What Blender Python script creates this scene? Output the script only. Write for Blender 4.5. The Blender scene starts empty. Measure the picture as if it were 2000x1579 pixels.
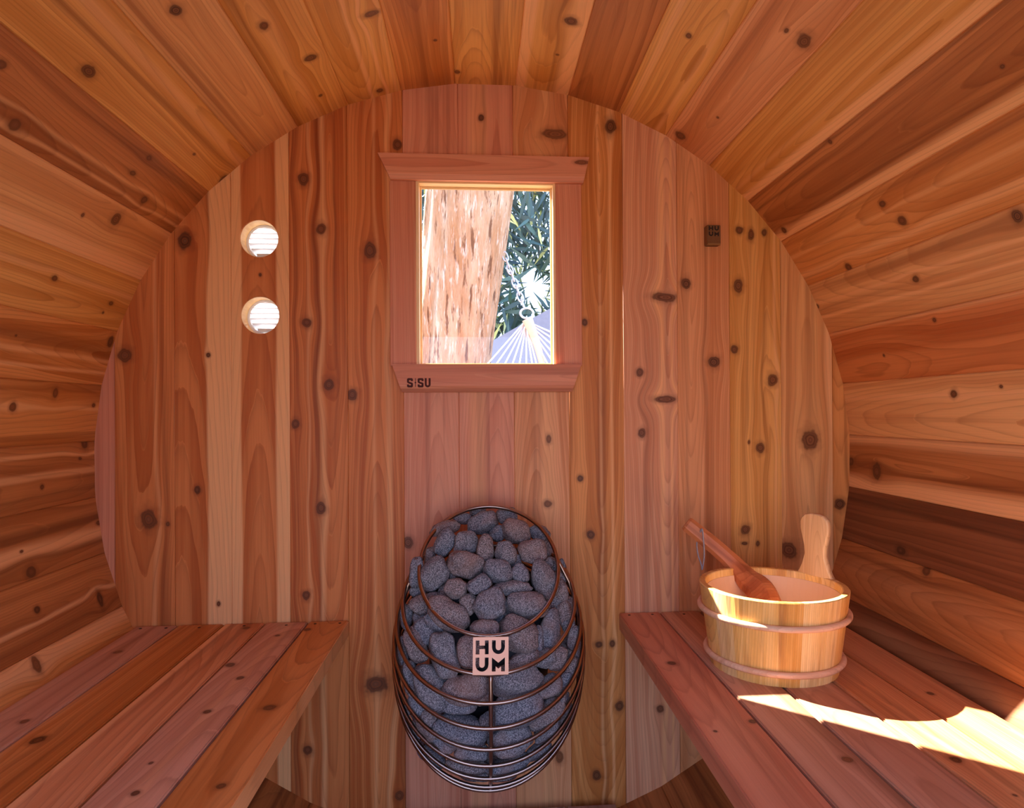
import bpy, bmesh, math, random
from mathutils import Vector as V, Matrix, noise as mnoise
from mathutils.bvhtree import BVHTree
PI = math.pi
SC = bpy.context.scene
COL = SC.collection
rnd = random.Random(7)

# ------------------------------------------------------------------ camera
R = 0.9                                    # inner radius of the barrel
CAM = V((-0.016948, -1.567175, 0.113125))
FPX, CX, CY = 1280.0, 1028.477, 799.218    # focal length and principal point for a 2000 x 1579 frame
YAW, PITCH, ROLL = 0.0709212, 0.0044358, -0.0056123


def cam_basis():
    cy, sy, cp, sp = math.cos(YAW), math.sin(YAW), math.cos(PITCH), math.sin(PITCH)
    f = V((sy * cp, cy * cp, sp))
    r = V((cy, -sy, 0))
    u = r.cross(f)
    return r * math.cos(ROLL) + u * math.sin(ROLL), u * math.cos(ROLL) - r * math.sin(ROLL), f


CR, CU, CF = cam_basis()
cd = bpy.data.cameras.new('camera')
cam = bpy.data.objects.new('camera', cd)
COL.objects.link(cam)
cd.sensor_width = 36.0
cd.lens = FPX / 2000 * 36
cd.shift_x = (1000 - CX) / 2000
cd.shift_y = (CY - 789.5) / 2000
cd.clip_start = 0.01
cam.matrix_world = Matrix(((CR.x, CU.x, -CF.x, CAM.x), (CR.y, CU.y, -CF.y, CAM.y), (CR.z, CU.z, -CF.z, CAM.z), (0, 0, 0, 1)))
SC.camera = cam

# ------------------------------------------------------------------ light and exposure
SC.view_settings.view_transform = 'Standard'
SC.view_settings.look = 'None'
SC.view_settings.gamma = 1.0
SC.view_settings.use_curve_mapping = False
SC.view_settings.exposure = 1.74
SC.cycles.use_denoising = True
SC.cycles.max_bounces = 10
SC.cycles.diffuse_bounces = 6
SC.cycles.transparent_max_bounces = 12
SC.cycles.sample_clamp_indirect = 8.0

wd = bpy.data.worlds.new('sky')
SC.world = wd
wd.use_nodes = True
wn, wl = wd.node_tree.nodes, wd.node_tree.links
wn.clear()
w_out = wn.new('ShaderNodeOutputWorld')
w_bg = wn.new('ShaderNodeBackground')
w_tc = wn.new('ShaderNodeTexCoord')
w_sep = wn.new('ShaderNodeSeparateXYZ')
w_ramp = wn.new('ShaderNodeValToRGB')
w_ramp.color_ramp.elements[0].position = 0.0
w_ramp.color_ramp.elements[0].color = (0.58, 0.72, 1.0, 1)
w_ramp.color_ramp.elements[1].position = 0.75
w_ramp.color_ramp.elements[1].color = (0.30, 0.44, 0.98, 1)
wl.new(w_tc.outputs['Generated'], w_sep.inputs[0])
wl.new(w_sep.outputs['Z'], w_ramp.inputs[0])
wl.new(w_ramp.outputs[0], w_bg.inputs[0])
w_bg.inputs[1].default_value = 1.5
wl.new(w_bg.outputs[0], w_out.inputs[0])

SUN_TRAVEL = V((1.13, -1.0, -1.32)).normalized()
sd = bpy.data.lights.new('sun', 'SUN')
sd.energy = 13.0
sd.color = (1.0, 0.95, 0.88)
sd.angle = 0.0095
sun = bpy.data.objects.new('sun', sd)
COL.objects.link(sun)
sun.location = (-4, 4, 5)
sun.rotation_euler = SUN_TRAVEL.to_track_quat('-Z', 'Y').to_euler()


# ------------------------------------------------------------------ helpers
def ray(px, py):
    return CR * ((px - CX) / FPX) - CU * ((py - CY) / FPX) + CF


def at_y(px, py, y=0.0):
    d = ray(px, py)
    return CAM + d * ((y - CAM.y) / d.y)


def at_z(px, py, z):
    d = ray(px, py)
    return CAM + d * ((z - CAM.z) / d.z)


def at_barrel(px, py):
    d = ray(px, py)
    a = d.x ** 2 + d.z ** 2
    b = 2 * (CAM.x * d.x + CAM.z * d.z)
    c = CAM.x ** 2 + CAM.z ** 2 - R * R
    return CAM + d * ((-b + math.sqrt(b * b - 4 * a * c)) / 2 / a)


def srgb(r, g, b):
    f = lambda c: (c / 255 / 12.92) if c / 255 <= 0.04045 else ((c / 255 + 0.055) / 1.055) ** 2.4
    return (f(r), f(g), f(b), 1)


WORLD = {}


def place(o, M, parent=None):
    """put o at world matrix M under parent (whose world matrix is recorded)"""
    WORLD[o.name] = M.copy()
    if parent is not None:
        o.parent = parent
        o.matrix_local = WORLD[parent.name].inverted() @ M
    else:
        o.matrix_local = M
    return o


def link(o):
    COL.objects.link(o)
    return o


def empty(name, loc, label=None, cat=None, group=None, kind=None):
    o = link(bpy.data.objects.new(name, None))
    o.empty_display_size = 0.05
    place(o, Matrix.Translation(V(loc)))
    return tag(o, label, cat, group, kind)


def tag(o, label=None, cat=None, group=None, kind=None):
    if label: o['label'] = label
    if cat: o['category'] = cat
    if group: o['group'] = group
    if kind: o['kind'] = kind
    return o


def mesh_obj(name, bm, mat, parent=None, M=None, smooth=False, keep=False):
    me = bpy.data.meshes.new(name)
    bmesh.ops.recalc_face_normals(bm, faces=bm.faces)
    bm.to_mesh(me)
    if not keep: bm.free()
    if smooth:
        for p in me.polygons: p.use_smooth = True
    if mat: me.materials.append(mat)
    o = link(bpy.data.objects.new(name, me))
    return place(o, M if M is not None else Matrix.Identity(4), parent)


def bm_box(bm, x0, x1, y0, y1, z0, z1, bev=0.0, seg=1):
    vs = [bm.verts.new(p) for p in ((x0, y0, z0), (x1, y0, z0), (x1, y1, z0), (x0, y1, z0), (x0, y0, z1), (x1, y0, z1), (x1, y1, z1), (x0, y1, z1))]
    fs = [bm.faces.new([vs[i] for i in f]) for f in ((0, 3, 2, 1), (4, 5, 6, 7), (0, 1, 5, 4), (1, 2, 6, 5), (2, 3, 7, 6), (3, 0, 4, 7))]
    if bev:
        es = list({e for f in fs for e in f.edges})
        bmesh.ops.bevel(bm, geom=es, offset=bev, segments=seg, affect='EDGES')
    return bm


def box_obj(name, ext, mat, parent=None, M=None, bev=0.0015, seg=1):
    return mesh_obj(name, bm_box(bmesh.new(), *ext, bev=bev, seg=seg), mat, parent, M)


def bm_tube(bm, pts, rad, n=8, closed=False, cap=True):
    """tube along pts; rad a number or a list"""
    pts = [V(p) for p in pts]
    m = len(pts)
    rings = []
    prev = None
    for i, p in enumerate(pts):
        if closed:
            t = (pts[(i + 1) % m] - pts[i - 1]).normalized()
        else:
            t = (pts[min(i + 1, m - 1)] - pts[max(i - 1, 0)]).normalized()
        if prev is None:
            a = t.orthogonal().normalized()
        else:
            a = (prev - t * prev.dot(t)).normalized()
        prev = a
        b = t.cross(a)
        r = rad[i] if isinstance(rad, (list, tuple)) else rad
        rings.append([bm.verts.new(p + a * (r * math.cos(2 * PI * k / n)) + b * (r * math.sin(2 * PI * k / n))) for k in range(n)])
    for i in range(m if closed else m - 1):
        A, B = rings[i], rings[(i + 1) % m]
        off = 0
        if closed and i == m - 1:   # line the last ring up with the first
            off = min(range(n), key=lambda o: (A[0].co - B[o].co).length)
        for k in range(n):
            bm.faces.new((A[k], A[(k + 1) % n], B[(k + 1 + off) % n], B[(k + off) % n]))
    if cap and not closed:
        bm.faces.new(rings[0][::-1])
        bm.faces.new(rings[-1])
    return bm


def bm_prism(outline, holes, depth, bev=0.0):
    """flat polygon with holes, from z=-depth to z=0, by a filled 2-D curve"""
    cu = bpy.data.curves.new('tmp', 'CURVE')
    cu.dimensions = '2D'
    cu.fill_mode = 'BOTH'
    cu.extrude = depth / 2 - bev
    cu.bevel_depth = bev
    cu.bevel_resolution = 0
    cu.offset = -bev
    for poly in [outline] + list(holes):
        s = cu.splines.new('POLY')
        s.points.add(len(poly) - 1)
        for p, q in zip(s.points, poly):
            p.co = (q[0], q[1], 0, 1)
        s.use_cyclic_u = True
    ob = bpy.data.objects.new('tmp', cu)
    me = bpy.data.meshes.new_from_object(ob)
    bm = bmesh.new()
    bm.from_mesh(me)
    bpy.data.objects.remove(ob)
    bpy.data.curves.remove(cu)
    bpy.data.meshes.remove(me)
    bmesh.ops.remove_doubles(bm, verts=bm.verts, dist=1e-5)
    bmesh.ops.translate(bm, verts=bm.verts, vec=(0, 0, -depth / 2))
    return bm


def circle(cx, cy, r, n=40):
    return [(cx + r * math.cos(2 * PI * k / n), cy + r * math.sin(2 * PI * k / n)) for k in range(n)]


# ------------------------------------------------------------------ materials
class G:
    """small node-tree writer"""

    def __init__(s, tree):
        s.t, s.n, s.l = tree, tree.nodes, tree.links

    def put(s, sock, v):
        if v is None: return
        if isinstance(v, bpy.types.NodeSocket):
            s.l.new(v, sock)
        else:
            sock.default_value = v

    def math(s, op, a, b=None, c=None, clamp=False):
        n = s.n.new('ShaderNodeMath')
        n.operation = op
        n.use_clamp = clamp
        for i, v in enumerate((a, b, c)):
            s.put(n.inputs[i], v)
        return n.outputs[0]

    def vmath(s, op, a, b=None):
        n = s.n.new('ShaderNodeVectorMath')
        n.operation = op
        s.put(n.inputs[0], a)
        s.put(n.inputs[1], b)
        return n.outputs[0]

    def sep(s, v):
        n = s.n.new('ShaderNodeSeparateXYZ')
        s.put(n.inputs[0], v)
        return n.outputs

    def comb(s, x, y, z):
        n = s.n.new('ShaderNodeCombineXYZ')
        for i, v in enumerate((x, y, z)): s.put(n.inputs[i], v)
        return n.outputs[0]

    def noise(s, vec, scale=1.0, detail=2.0, rough=0.5):
        n = s.n.new('ShaderNodeTexNoise')
        s.put(n.inputs['Vector'], vec)
        n.inputs['Scale'].default_value = scale
        n.inputs['Detail'].default_value = detail
        n.inputs['Roughness'].default_value = rough
        return n.outputs[0]

    def smooth(s, v, a, b, lo=0.0, hi=1.0):
        n = s.n.new('ShaderNodeMapRange')
        n.interpolation_type = 'SMOOTHSTEP'
        s.put(n.inputs[0], v)
        for i, q in enumerate((a, b, lo, hi)): s.put(n.inputs[i + 1], q)
        return n.outputs[0]

    def mix(s, f, a, b, mode='MIX'):
        n = s.n.new('ShaderNodeMix')
        n.data_type = 'RGBA'
        n.blend_type = mode
        s.put(n.inputs['Factor'], f)
        s.put(n.inputs[6], a)
        s.put(n.inputs[7], b)
        return n.outputs[2]

    def bump(s, h, strength, dist=0.001):
        n = s.n.new('ShaderNodeBump')
        n.inputs['Strength'].default_value = strength
        n.inputs['Distance'].default_value = dist
        s.put(n.inputs['Height'], h)
        return n.outputs[0]

    def group(s, tree, **kw):
        n = s.n.new('ShaderNodeGroup')
        n.node_tree = tree
        for k, v in kw.items(): s.put(n.inputs[k], v)
        return n.outputs


def new_group(name, ins, outs):
    t = bpy.data.node_groups.new(name, 'ShaderNodeTree')
    for k, typ in ins: t.interface.new_socket(k, in_out='INPUT', socket_type='NodeSocket' + typ)
    for k, typ in outs: t.interface.new_socket(k, in_out='OUTPUT', socket_type='NodeSocket' + typ)
    gi = t.nodes.new('NodeGroupInput')
    go = t.nodes.new('NodeGroupOutput')
    return t, G(t), gi.outputs, go.inputs


# one knot: bends the grain around itself and reports the distance from its centre
KNOT, g, i, o = new_group('knot', [('Vec', 'Vector'), ('E', 'Float'), ('Wob', 'Float'), ('U', 'Float'), ('W', 'Float'), ('RU', 'Float'), ('RV', 'Float')],
                          [('Vec', 'Vector'), ('E', 'Float')])
x, y, z = g.sep(i['Vec'])
du = g.math('SUBTRACT', x, i['U'])
dv = g.math('SUBTRACT', y, i['W'])
a = g.math('DIVIDE', du, i['RU'])
b = g.math('DIVIDE', dv, i['RV'])
e = g.math('SQRT', g.math('ADD', g.math('MULTIPLY', a, a), g.math('MULTIPLY', b, b)))
e = g.math('MULTIPLY', e, g.math('ADD', 0.5, g.math('MULTIPLY', i['Wob'], 1.0)))
g.put(o['E'], g.math('MINIMUM', i['E'], e))
k = g.math('ADD', g.math('MULTIPLY', g.math('MULTIPLY', a, a), 0.055), g.math('MULTIPLY', g.math('MULTIPLY', b, b), 0.2))
k = g.math('EXPONENT', g.math('MULTIPLY', k, -1.0))
dv2 = g.math('MULTIPLY', dv, g.math('SUBTRACT', 1.0, g.math('MULTIPLY', k, 0.75)))
g.put(o['Vec'], g.comb(x, g.math('ADD', dv2, i['W']), z))

# one streak of pale sapwood running along the board between two widths
SAP, g, i, o = new_group('sapwood', [('Vec', 'Vector'), ('In', 'Float'), ('A', 'Float'), ('B', 'Float'), ('Soft', 'Float'), ('Amount', 'Float'), ('Wob', 'Float')], [('Out', 'Float')])
x, y, z = g.sep(i['Vec'])
yy = g.math('ADD', y, g.math('MULTIPLY', g.math('SUBTRACT', i['Wob'], 0.5), 0.012))
m = g.math('MULTIPLY', g.smooth(yy, g.math('SUBTRACT', i['A'], i['Soft']), g.math('ADD', i['A'], i['Soft'])),
           g.math('SUBTRACT', 1.0, g.smooth(yy, g.math('SUBTRACT', i['B'], i['Soft']), g.math('ADD', i['B'], i['Soft']))))
g.put(o['Out'], g.math('MAXIMUM', i['In'], g.math('MULTIPLY', m, i['Amount'])))

# cedar: growth rings cut lengthwise, streaks, knots
CEDAR, g, i, o = new_group('cedar', [('Vec', 'Vector'), ('Raw', 'Vector'), ('E', 'Float'), ('Sap', 'Float'), ('Seed', 'Float'), ('Light', 'Color'), ('Mid', 'Color'),
                                     ('Dark', 'Color'), ('SapCol', 'Color'), ('VC', 'Float'), ('W0', 'Float'), ('Slope', 'Float'), ('Freq', 'Float'), ('Line', 'Float'), ('KnotCol', 'Color')],
                            [('Color', 'Color'), ('Height', 'Float')])
off = g.comb(g.math('MULTIPLY', i['Seed'], 7.31), g.math('MULTIPLY', i['Seed'], 3.17), g.math('MULTIPLY', i['Seed'], 1.93))
vec = g.vmath('ADD', i['Vec'], off)
x, y, z = g.sep(i['Vec'])
n1 = g.noise(g.vmath('MULTIPLY', vec, (2.2, 9.0, 9.0)), 1.0, 2.0)
yw = g.math('ADD', g.math('SUBTRACT', y, i['VC']), g.math('MULTIPLY', g.math('SUBTRACT', n1, 0.5), 0.016))
n2 = g.noise(g.vmath('MULTIPLY', vec, (1.6, 0.5, 0.5)), 1.0, 1.0)
w = g.math('ADD', g.math('ADD', i['W0'], g.math('MULTIPLY', x, i['Slope'])), g.math('MULTIPLY', g.math('SUBTRACT', n2, 0.5), 0.06))
d = g.math('SQRT', g.math('ADD', g.math('MULTIPLY', yw, yw), g.math('MULTIPLY', w, w)))
n3 = g.noise(g.vmath('MULTIPLY', vec, (3.0, 60.0, 60.0)), 1.0, 2.0)
ph = g.math('ADD', g.math('MULTIPLY', d, i['Freq']), g.math('MULTIPLY', n3, 0.55))
s = g.math('FRACT', ph)
late = g.math('MULTIPLY', g.math('POWER', s, 5.0), g.smooth(s, 0.90, 1.0, 1.0, 0.0))
rn = g.noise(g.comb(g.math('FLOOR', ph), i['Seed'], 0.0), 1.37, 0.0)       # each ring a little different
fib = g.noise(g.vmath('MULTIPLY', vec, (9.0, 420.0, 420.0)), 1.0, 3.0, 0.7)
tone = g.noise(g.vmath('MULTIPLY', vec, (0.7, 20.0, 20.0)), 1.0, 4.0, 0.62)
tone = g.math('ADD', g.math('MULTIPLY', tone, 0.65), g.math('MULTIPLY', rn, 0.35))
tone = g.smooth(tone, 0.37, 0.61)
col = g.mix(tone, i['Mid'], i['Light'])
dk = g.noise(g.vmath('MULTIPLY', vec, (0.6, 36.0, 36.0)), 1.0, 3.0)
col = g.mix(g.math('MULTIPLY', g.smooth(dk, 0.52, 0.72), 0.65), col, i['Dark'])
col = g.mix(i['Sap'], col, i['SapCol'])
ln = g.math('MULTIPLY', g.math('MULTIPLY', late, i['Line']), g.math('ADD', 0.45, g.math('MULTIPLY', rn, 0.9)))
ln = g.math('MULTIPLY', ln, g.math('SUBTRACT', 1.0, g.math('MULTIPLY', i['Sap'], 0.45)), clamp=True)
col = g.mix(ln, col, i['Dark'])
fb = g.math('ADD', 0.86, g.math('MULTIPLY', fib, 0.28))
col = g.mix(1.0, col, g.comb(fb, fb, fb), 'MULTIPLY')
halo = g.math('MULTIPLY', g.smooth(i['E'], 2.1, 0.8), 0.45)
hot = g.mix(0.5, i['Dark'], i['KnotCol'])
col = g.mix(halo, col, hot)
kr = g.math('SINE', g.math('ADD', g.math('MULTIPLY', i['E'], 17.0), g.math('MULTIPLY', fib, 3.0)))
kcol = g.mix(g.smooth(kr, -0.9, 1.0, 0.0, 0.22), i['KnotCol'], i['Mid'])
kcol = g.mix(g.math('MULTIPLY', g.smooth(i['E'], 0.55, 0.95), 0.5), kcol, srgb(52, 28, 16))
kcol = g.mix(g.math('MULTIPLY', g.smooth(i['E'], 0.45, 0.10), .35), kcol, srgb(140, 88, 58))
col = g.mix(g.math('MULTIPLY', g.smooth(i['E'], 1.18, 0.74), .95), col, kcol)
g.put(o['Color'], col)
g.put(o['Height'], g.math('ADD', g.math('MULTIPLY', late, -0.5), fib))

TONES = {   # light, mid, dark
    'gold': (srgb(232, 168, 92), srgb(204, 134, 60), srgb(144, 80, 28)),
    'orange': (srgb(222, 148, 80), srgb(192, 114, 50), srgb(132, 66, 22)),
    'red': (srgb(214, 130, 70), srgb(182, 94, 40), srgb(122, 52, 16)),
    'brown': (srgb(198, 126, 68), srgb(158, 90, 42), srgb(102, 50, 20)),
    'pink': (srgb(228, 160, 108), srgb(204, 130, 78), srgb(148, 84, 44)),
    'rose': (srgb(220, 148, 112), srgb(206, 126, 92), srgb(158, 86, 58)),
    'tan': (srgb(236, 176, 112), srgb(212, 144, 84), srgb(154, 92, 46)),
    'dark': (srgb(142, 84, 48), srgb(110, 58, 28), srgb(74, 34, 14)),
    'mauve': (srgb(218, 164, 130), srgb(198, 140, 106), srgb(146, 94, 66)),
    'grey': (srgb(190, 152, 132), srgb(170, 128, 108), srgb(120, 80, 64)),
}
SAPC = srgb(244, 182, 122)
KNOTC = srgb(104, 58, 34)


def principled(m, rough=0.55, spec=0.3):
    m.use_nodes = True
    t = m.node_tree
    bs = t.nodes['Principled BSDF']
    bs.inputs['Roughness'].default_value = rough
    bs.inputs['Specular IOR Level'].default_value = spec
    return G(t), bs


def cedar(tone, seed, knots=(), saps=(), vc=None, w0=None, slope=None, freq=None, line=0.5, name='cedar', rough=0.5, axis=None):
    """one board's material: knots (u, v, ru, rv), saps (v0, v1, soft, amount)"""
    q = random.Random(int(seed * 1000) + 5)
    L, Mi, D = TONES[tone] if isinstance(tone, str) else tone
    m = bpy.data.materials.new(name)
    g, bs = principled(m, rough)
    tc = g.n.new('ShaderNodeTexCoord')
    raw = tc.outputs['Object']
    if axis:   # swap so that the grain runs along another local axis
        x, y, z = g.sep(raw)
        raw = g.comb(*[{'x': x, 'y': y, 'z': z}[c] for c in axis])
    vec, E = raw, 9.0
    wob = g.noise(g.vmath('ADD', raw, (seed * 3.3, seed, 0)), 42.0, 2.0)
    for (u, v, ru, rv) in knots:
        oo = g.group(KNOT, Vec=vec, E=E, Wob=wob, U=u, W=v, RU=ru, RV=rv)
        vec, E = oo['Vec'], oo['E']
    sap = 0.0
    if saps:
        wb = g.noise(g.vmath('ADD', g.vmath('MULTIPLY', vec, (1.7, 3.0, 3.0)), (seed, seed * 2, 0)), 1.0, 1.0)
        for (v0, v1, soft, amt) in saps:
            sap = g.group(SAP, Vec=vec, In=sap, A=v0, B=v1, Soft=soft, Amount=amt, Wob=wb)[0]
    oo = g.group(CEDAR, Vec=vec, Raw=raw, E=E, Sap=sap, Seed=seed, Light=L, Mid=Mi, Dark=D, SapCol=SAPC,
                 VC=vc if vc is not None else q.uniform(-0.05, 0.05), W0=w0 if w0 is not None else q.uniform(0.0, 0.12),
                 Slope=slope if slope is not None else q.choice((-1, 1)) * q.uniform(0.02, 0.08), Freq=(freq or q.uniform(110, 190)) * 1.15, Line=line, KnotCol=q.choice((srgb(96, 50, 24), srgb(80, 42, 20), srgb(116, 66, 34), srgb(102, 56, 28))))
    g.put(bs.inputs['Base Color'], oo['Color'])
    g.put(bs.inputs['Normal'], g.bump(oo['Height'], 0.25, 0.0006))
    return m


def plain(name, col, rough=0.5, metal=0.0, spec=0.4, var=0.0, scale=60.0, bump=0.0):
    m = bpy.data.materials.new(name)
    g, bs = principled(m, rough, spec)
    bs.inputs['Metallic'].default_value = metal
    if var or bump:
        tc = g.n.new('ShaderNodeTexCoord').outputs['Object']
        n = g.noise(tc, scale, 4.0, 0.6)
        c2 = tuple(min(1, c * (1 - var)) for c in col[:3]) + (1,)
        g.put(bs.inputs['Base Color'], g.mix(n, c2, col))
        if bump: g.put(bs.inputs['Normal'], g.bump(n, bump, 0.002))
    else:
        bs.inputs['Base Color'].default_value = col
    return m


# ------------------------------------------------------------------ knots seen in the photograph, sorted on to the boards
WALL_KNOTS = [(361, 471, 17), (244, 694, 15), (290, 1015, 19), (385, 957, 7), (320, 1024, 5), (407, 694, 5), (593, 350, 11), (627, 448, 12), (599, 630, 11), (643, 751, 15),
              (577, 828, 11), (627, 992, 13), (598, 1163, 11), (601, 1465, 11), (734, 1337, 22), (722, 490, 16), (688, 771, 13), (775, 700, 13), (777, 283, 10), (940, 230, 7),
              (1085, 262, 9, 24), (1192, 247, 16), (1072, 858, 8), (1070, 985, 9), (1154, 1045, 9), (1142, 630, 7), (1253, 846, 9), (1300, 581, 8, 23), (1300, 780, 6, 23), (1340, 555, 13),
              (1394, 708, 15), (1444, 450, 9), (1465, 458, 10), (1491, 455, 6), (1442, 558, 12), (1434, 683, 10), (1509, 742, 14), (1485, 875, 10), (1467, 864, 4), (1583, 860, 20),
              (1541, 1075, 19), (1456, 1035, 10), (1455, 1062, 4), (1478, 1062, 5), (797, 1060, 14), (1250, 728, 8), (1133, 935, 8), (1170, 1260, 8), (1195, 1258, 7), (1210, 1380, 12),
              (1093, 1478, 12), (1165, 1515, 9), (780, 1555, 10), (1290, 1385, 9), (427, 1180, 5), (508, 537, 3), (1640, 985, 13)]
STAVE_KNOTS = [(342, 18, 17), (172, 138, 18), (515, 48, 12), (605, 112, 7, 16), (625, 185, 5), (726, 25, 7, 18), (850, 77, 4), (893, 140, 8), (741, 175, 7), (0, 125, 13), (28, 243, 14),
               (290, 308, 7), (258, 337, 8), (378, 300, 4), (435, 348, 6, 13), (280, 390, 11), (225, 428, 15), (160, 418, 5), (105, 543, 8), (215, 592, 7), (200, 610, 4), (214, 668, 7, 14),
               (29, 655, 3), (107, 768, 6, 12), (22, 795, 11), (181, 792, 5), (165, 866, 8, 15), (155, 890, 4), (80, 952, 6), (60, 1118, 13), (40, 1080, 4), (190, 1022, 6), (70, 1193, 8),
               (194, 1172, 6, 18), (70, 1300, 8, 22), (1116, 40, 15), (1089, 105, 4), (1346, 68, 7), (1572, 80, 17), (1540, 60, 6), (1403, 228, 4), (1330, 264, 11), (1960, 128, 5),
               (1622, 277, 6), (1532, 450, 7), (1725, 398, 8), (1763, 430, 12), (1658, 522, 10), (1790, 545, 10), (1988, 422, 15), (1598, 598, 6), (1826, 625, 5), (1728, 694, 4),
               (1865, 770, 9), (1957, 755, 4), (1664, 902, 10), (1714, 922, 15), (1760, 1076, 11), (1810, 1116, 13)]
LEFT_BENCH_KNOTS = [(230, 1274, 7), (48, 1410, 8), (74, 1446, 14), (482, 1227, 6), (542, 1242, 5), (600, 1230, 7), (450, 1299, 9), (469, 1325, 7), (405, 1391, 7), (295, 1491, 4), (265, 1550, 9), (526, 1383, 11), (432, 1536, 10)]
RIGHT_BENCH_KNOTS = [(1312, 1296, 8), (1397, 1429, 4), (1470, 1410, 8), (1655, 1485, 10), (1817, 1355, 6), (1867, 1485, 10), (1982, 1554, 4)]

# ------------------------------------------------------------------ outside ground
gm = bpy.data.materials.new('paving')
g, bs = principled(gm, 0.9, 0.2)
tc = g.n.new('ShaderNodeTexCoord').outputs['Object']
g.put(bs.inputs['Base Color'], g.mix(g.smooth(g.noise(tc, 3.0, 4.0), 0.3, 0.7), srgb(124, 114, 100), srgb(150, 140, 124)))
gb = bmesh.new()
bm_box(gb, -30, 30, -30, 30, -1.16, -1.06)
ground = tag(mesh_obj('ground', gb, gm), kind='structure')

# ------------------------------------------------------------------ barrel shell
edges = [4.6 + 8.21 * k for k in range(0, 21)]
edges = sorted([-e for e in edges] + edges)            # joint angles from straight up, clockwise as seen
edges = edges + [edges[0] + 360]                       # closing stave at the bottom
Y0, Y1 = -1.80, 0.058                                  # staves run from the doorway to just past the end wall
TH = 0.038


def shell_part(phi):
    a = abs(phi)
    if a < 62: return 'ceiling'
    if a > 137: return 'floor'
    return 'wall_left' if phi < 0 else 'wall_right'


shell = {}
for nm in ('ceiling', 'wall_left', 'wall_right', 'floor'):
    p = {'ceiling': (0, -0.9, 0.9), 'wall_left': (-0.9, -0.9, 0), 'wall_right': (0.9, -0.9, 0), 'floor': (0, -0.9, -0.9)}[nm]
    shell[nm] = empty(nm, p, kind='structure')

# tone, sap streaks as fractions of the width (local +Y runs clockwise), options
STAVE = {
    0: ('gold', [], dict(freq=170, w0=0.1)),
    -1: ('orange', [], dict(vc=0.0, w0=0.02, slope=0.03, freq=150)),
    -2: ('gold', [(0.45, 0.53, .004, .8), (0.70, 0.76, .003, .8), (.9, .96, .003, .4)], {}),
    -3: ('gold', [(0.30, 0.5, .01, .35)], dict(freq=120)),
    -4: ('tan', [], dict(vc=0.01, w0=0.0, freq=130, tone2='pink')),
    -5: ('gold', [(0.72, 0.86, .006, .55)], dict(freq=180)),
    -6: ('brown', [(0.12, 0.17, .003, .6), (0.3, 0.36, .004, .5)], dict(freq=160)),
    -7: ('tan', [(-0.05, 0.26, .008, .9), (0.9, 1.05, .006, .5)], dict(freq=100)),
    -8: ('gold', [(0.6, .68, .004, .5)], dict(freq=190)),
    -9: ('orange', [(0.2, .26, .003, .6), (.42, .5, .004, .5)], dict(freq=200)),
    -10: ('orange', [(0.55, .62, .003, .5)], dict(freq=180)),
    -11: ('brown', [(0.45, .56, .004, .6), (.8, .86, .003, .6)], dict(freq=170)),
    -12: ('brown', [(.3, .5, .01, .8)], dict(freq=150)),
    -13: ('brown', [(.35, .42, .004, .7)], dict(freq=190)),
    -14: ('orange', [(.75, .98, .01, .7), (.3, .36, .004, .5)], dict(freq=170)),
    -15: ('brown', [(.7, .95, .008, .6)], dict(freq=190)),
    1: ('gold', [(-.05, .18, .006, .95), (.72, 1.05, .012, .95)], dict(freq=110, vc=0.0)),
    2: ('brown', [], dict(freq=120, line=.3, w0=.09)),
    3: ('gold', [(.1, .2, .004, .6), (.75, .83, .004, .5)], dict(freq=170)),
    4: ('pink', [], dict(vc=0.0, w0=0.01, freq=140)),
    5: ('gold', [(.84, 1.05, .006, .95), (.64, .7, .005, .4)], dict(freq=130)),
    6: ('brown', [(.84, 1.05, .008, .9)], dict(freq=130, vc=0.0, w0=0.02)),
    7: ('orange', [(.72, .84, .006, .55), (.35, .42, .004, .4)], dict(freq=170)),
    8: ('tan', [(.35, .41, .003, .7), (.62, .68, .004, .8)], dict(freq=170)),
    9: ('red', [(-.02, .08, .004, .5)], dict(freq=190, w0=.10)),
    10: ('tan', [(.25, .33, .005, .6)], dict(freq=180)),
    11: ('brown', [(.0, .16, .012, .75), (.74, 1.05, .014, .9)], dict(freq=120, vc=0.0, w0=0.03)),
    12: ('dark', [], dict(freq=120)),
    13: ('brown', [(.3, .5, .02, .2)], dict(freq=140, vc=0.0, w0=0.02)),
    14: ('dark', [(.2, .4, .02, .25)], dict(freq=190)),
    15: ('brown', [(.1, .2, .01, .3)], dict(freq=120)),
}
stave_frames = []
for k in range(len(edges) - 1):
    p0, p1 = math.radians(edges[k]), math.radians(edges[k + 1])
    pm = (p0 + p1) / 2
    hw = R * math.sin((p1 - p0) / 2)
    rm = R * math.cos((p1 - p0) / 2)
    n = V((-math.sin(pm), 0, -math.cos(pm)))
    xa = V((0, 1, 0))
    ya = n.cross(xa)
    c = V((rm * math.sin(pm), (Y0 + Y1) / 2, rm * math.cos(pm)))
    M = Matrix((xa, ya, n)).transposed().to_4x4()
    M.translation = c
    stave_frames.append((edges[k], edges[k + 1], M, hw, []))
for (px, py, r, *r2) in STAVE_KNOTS:
    h = at_barrel(px, py)
    phi = math.degrees(math.atan2(h.x, h.z))
    for (e0, e1, M, hw, kn) in stave_frames:
        if e0 <= phi < e1:
            l = M.inverted() @ h
            dep = (h - CAM).dot(CF)
            rr = r * dep / FPX
            kn.append((l.x, max(-hw + .002, min(hw - .002, l.y)), rr * (1.3 if r2 else rnd.uniform(.8, 1.2)), r2[0] * dep / FPX * .8 if r2 else rr * rnd.uniform(.65, .95)))
nst = len(stave_frames)
mid_i = next(i for i, s in enumerate(stave_frames) if s[0] < 0 < s[1])
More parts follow.
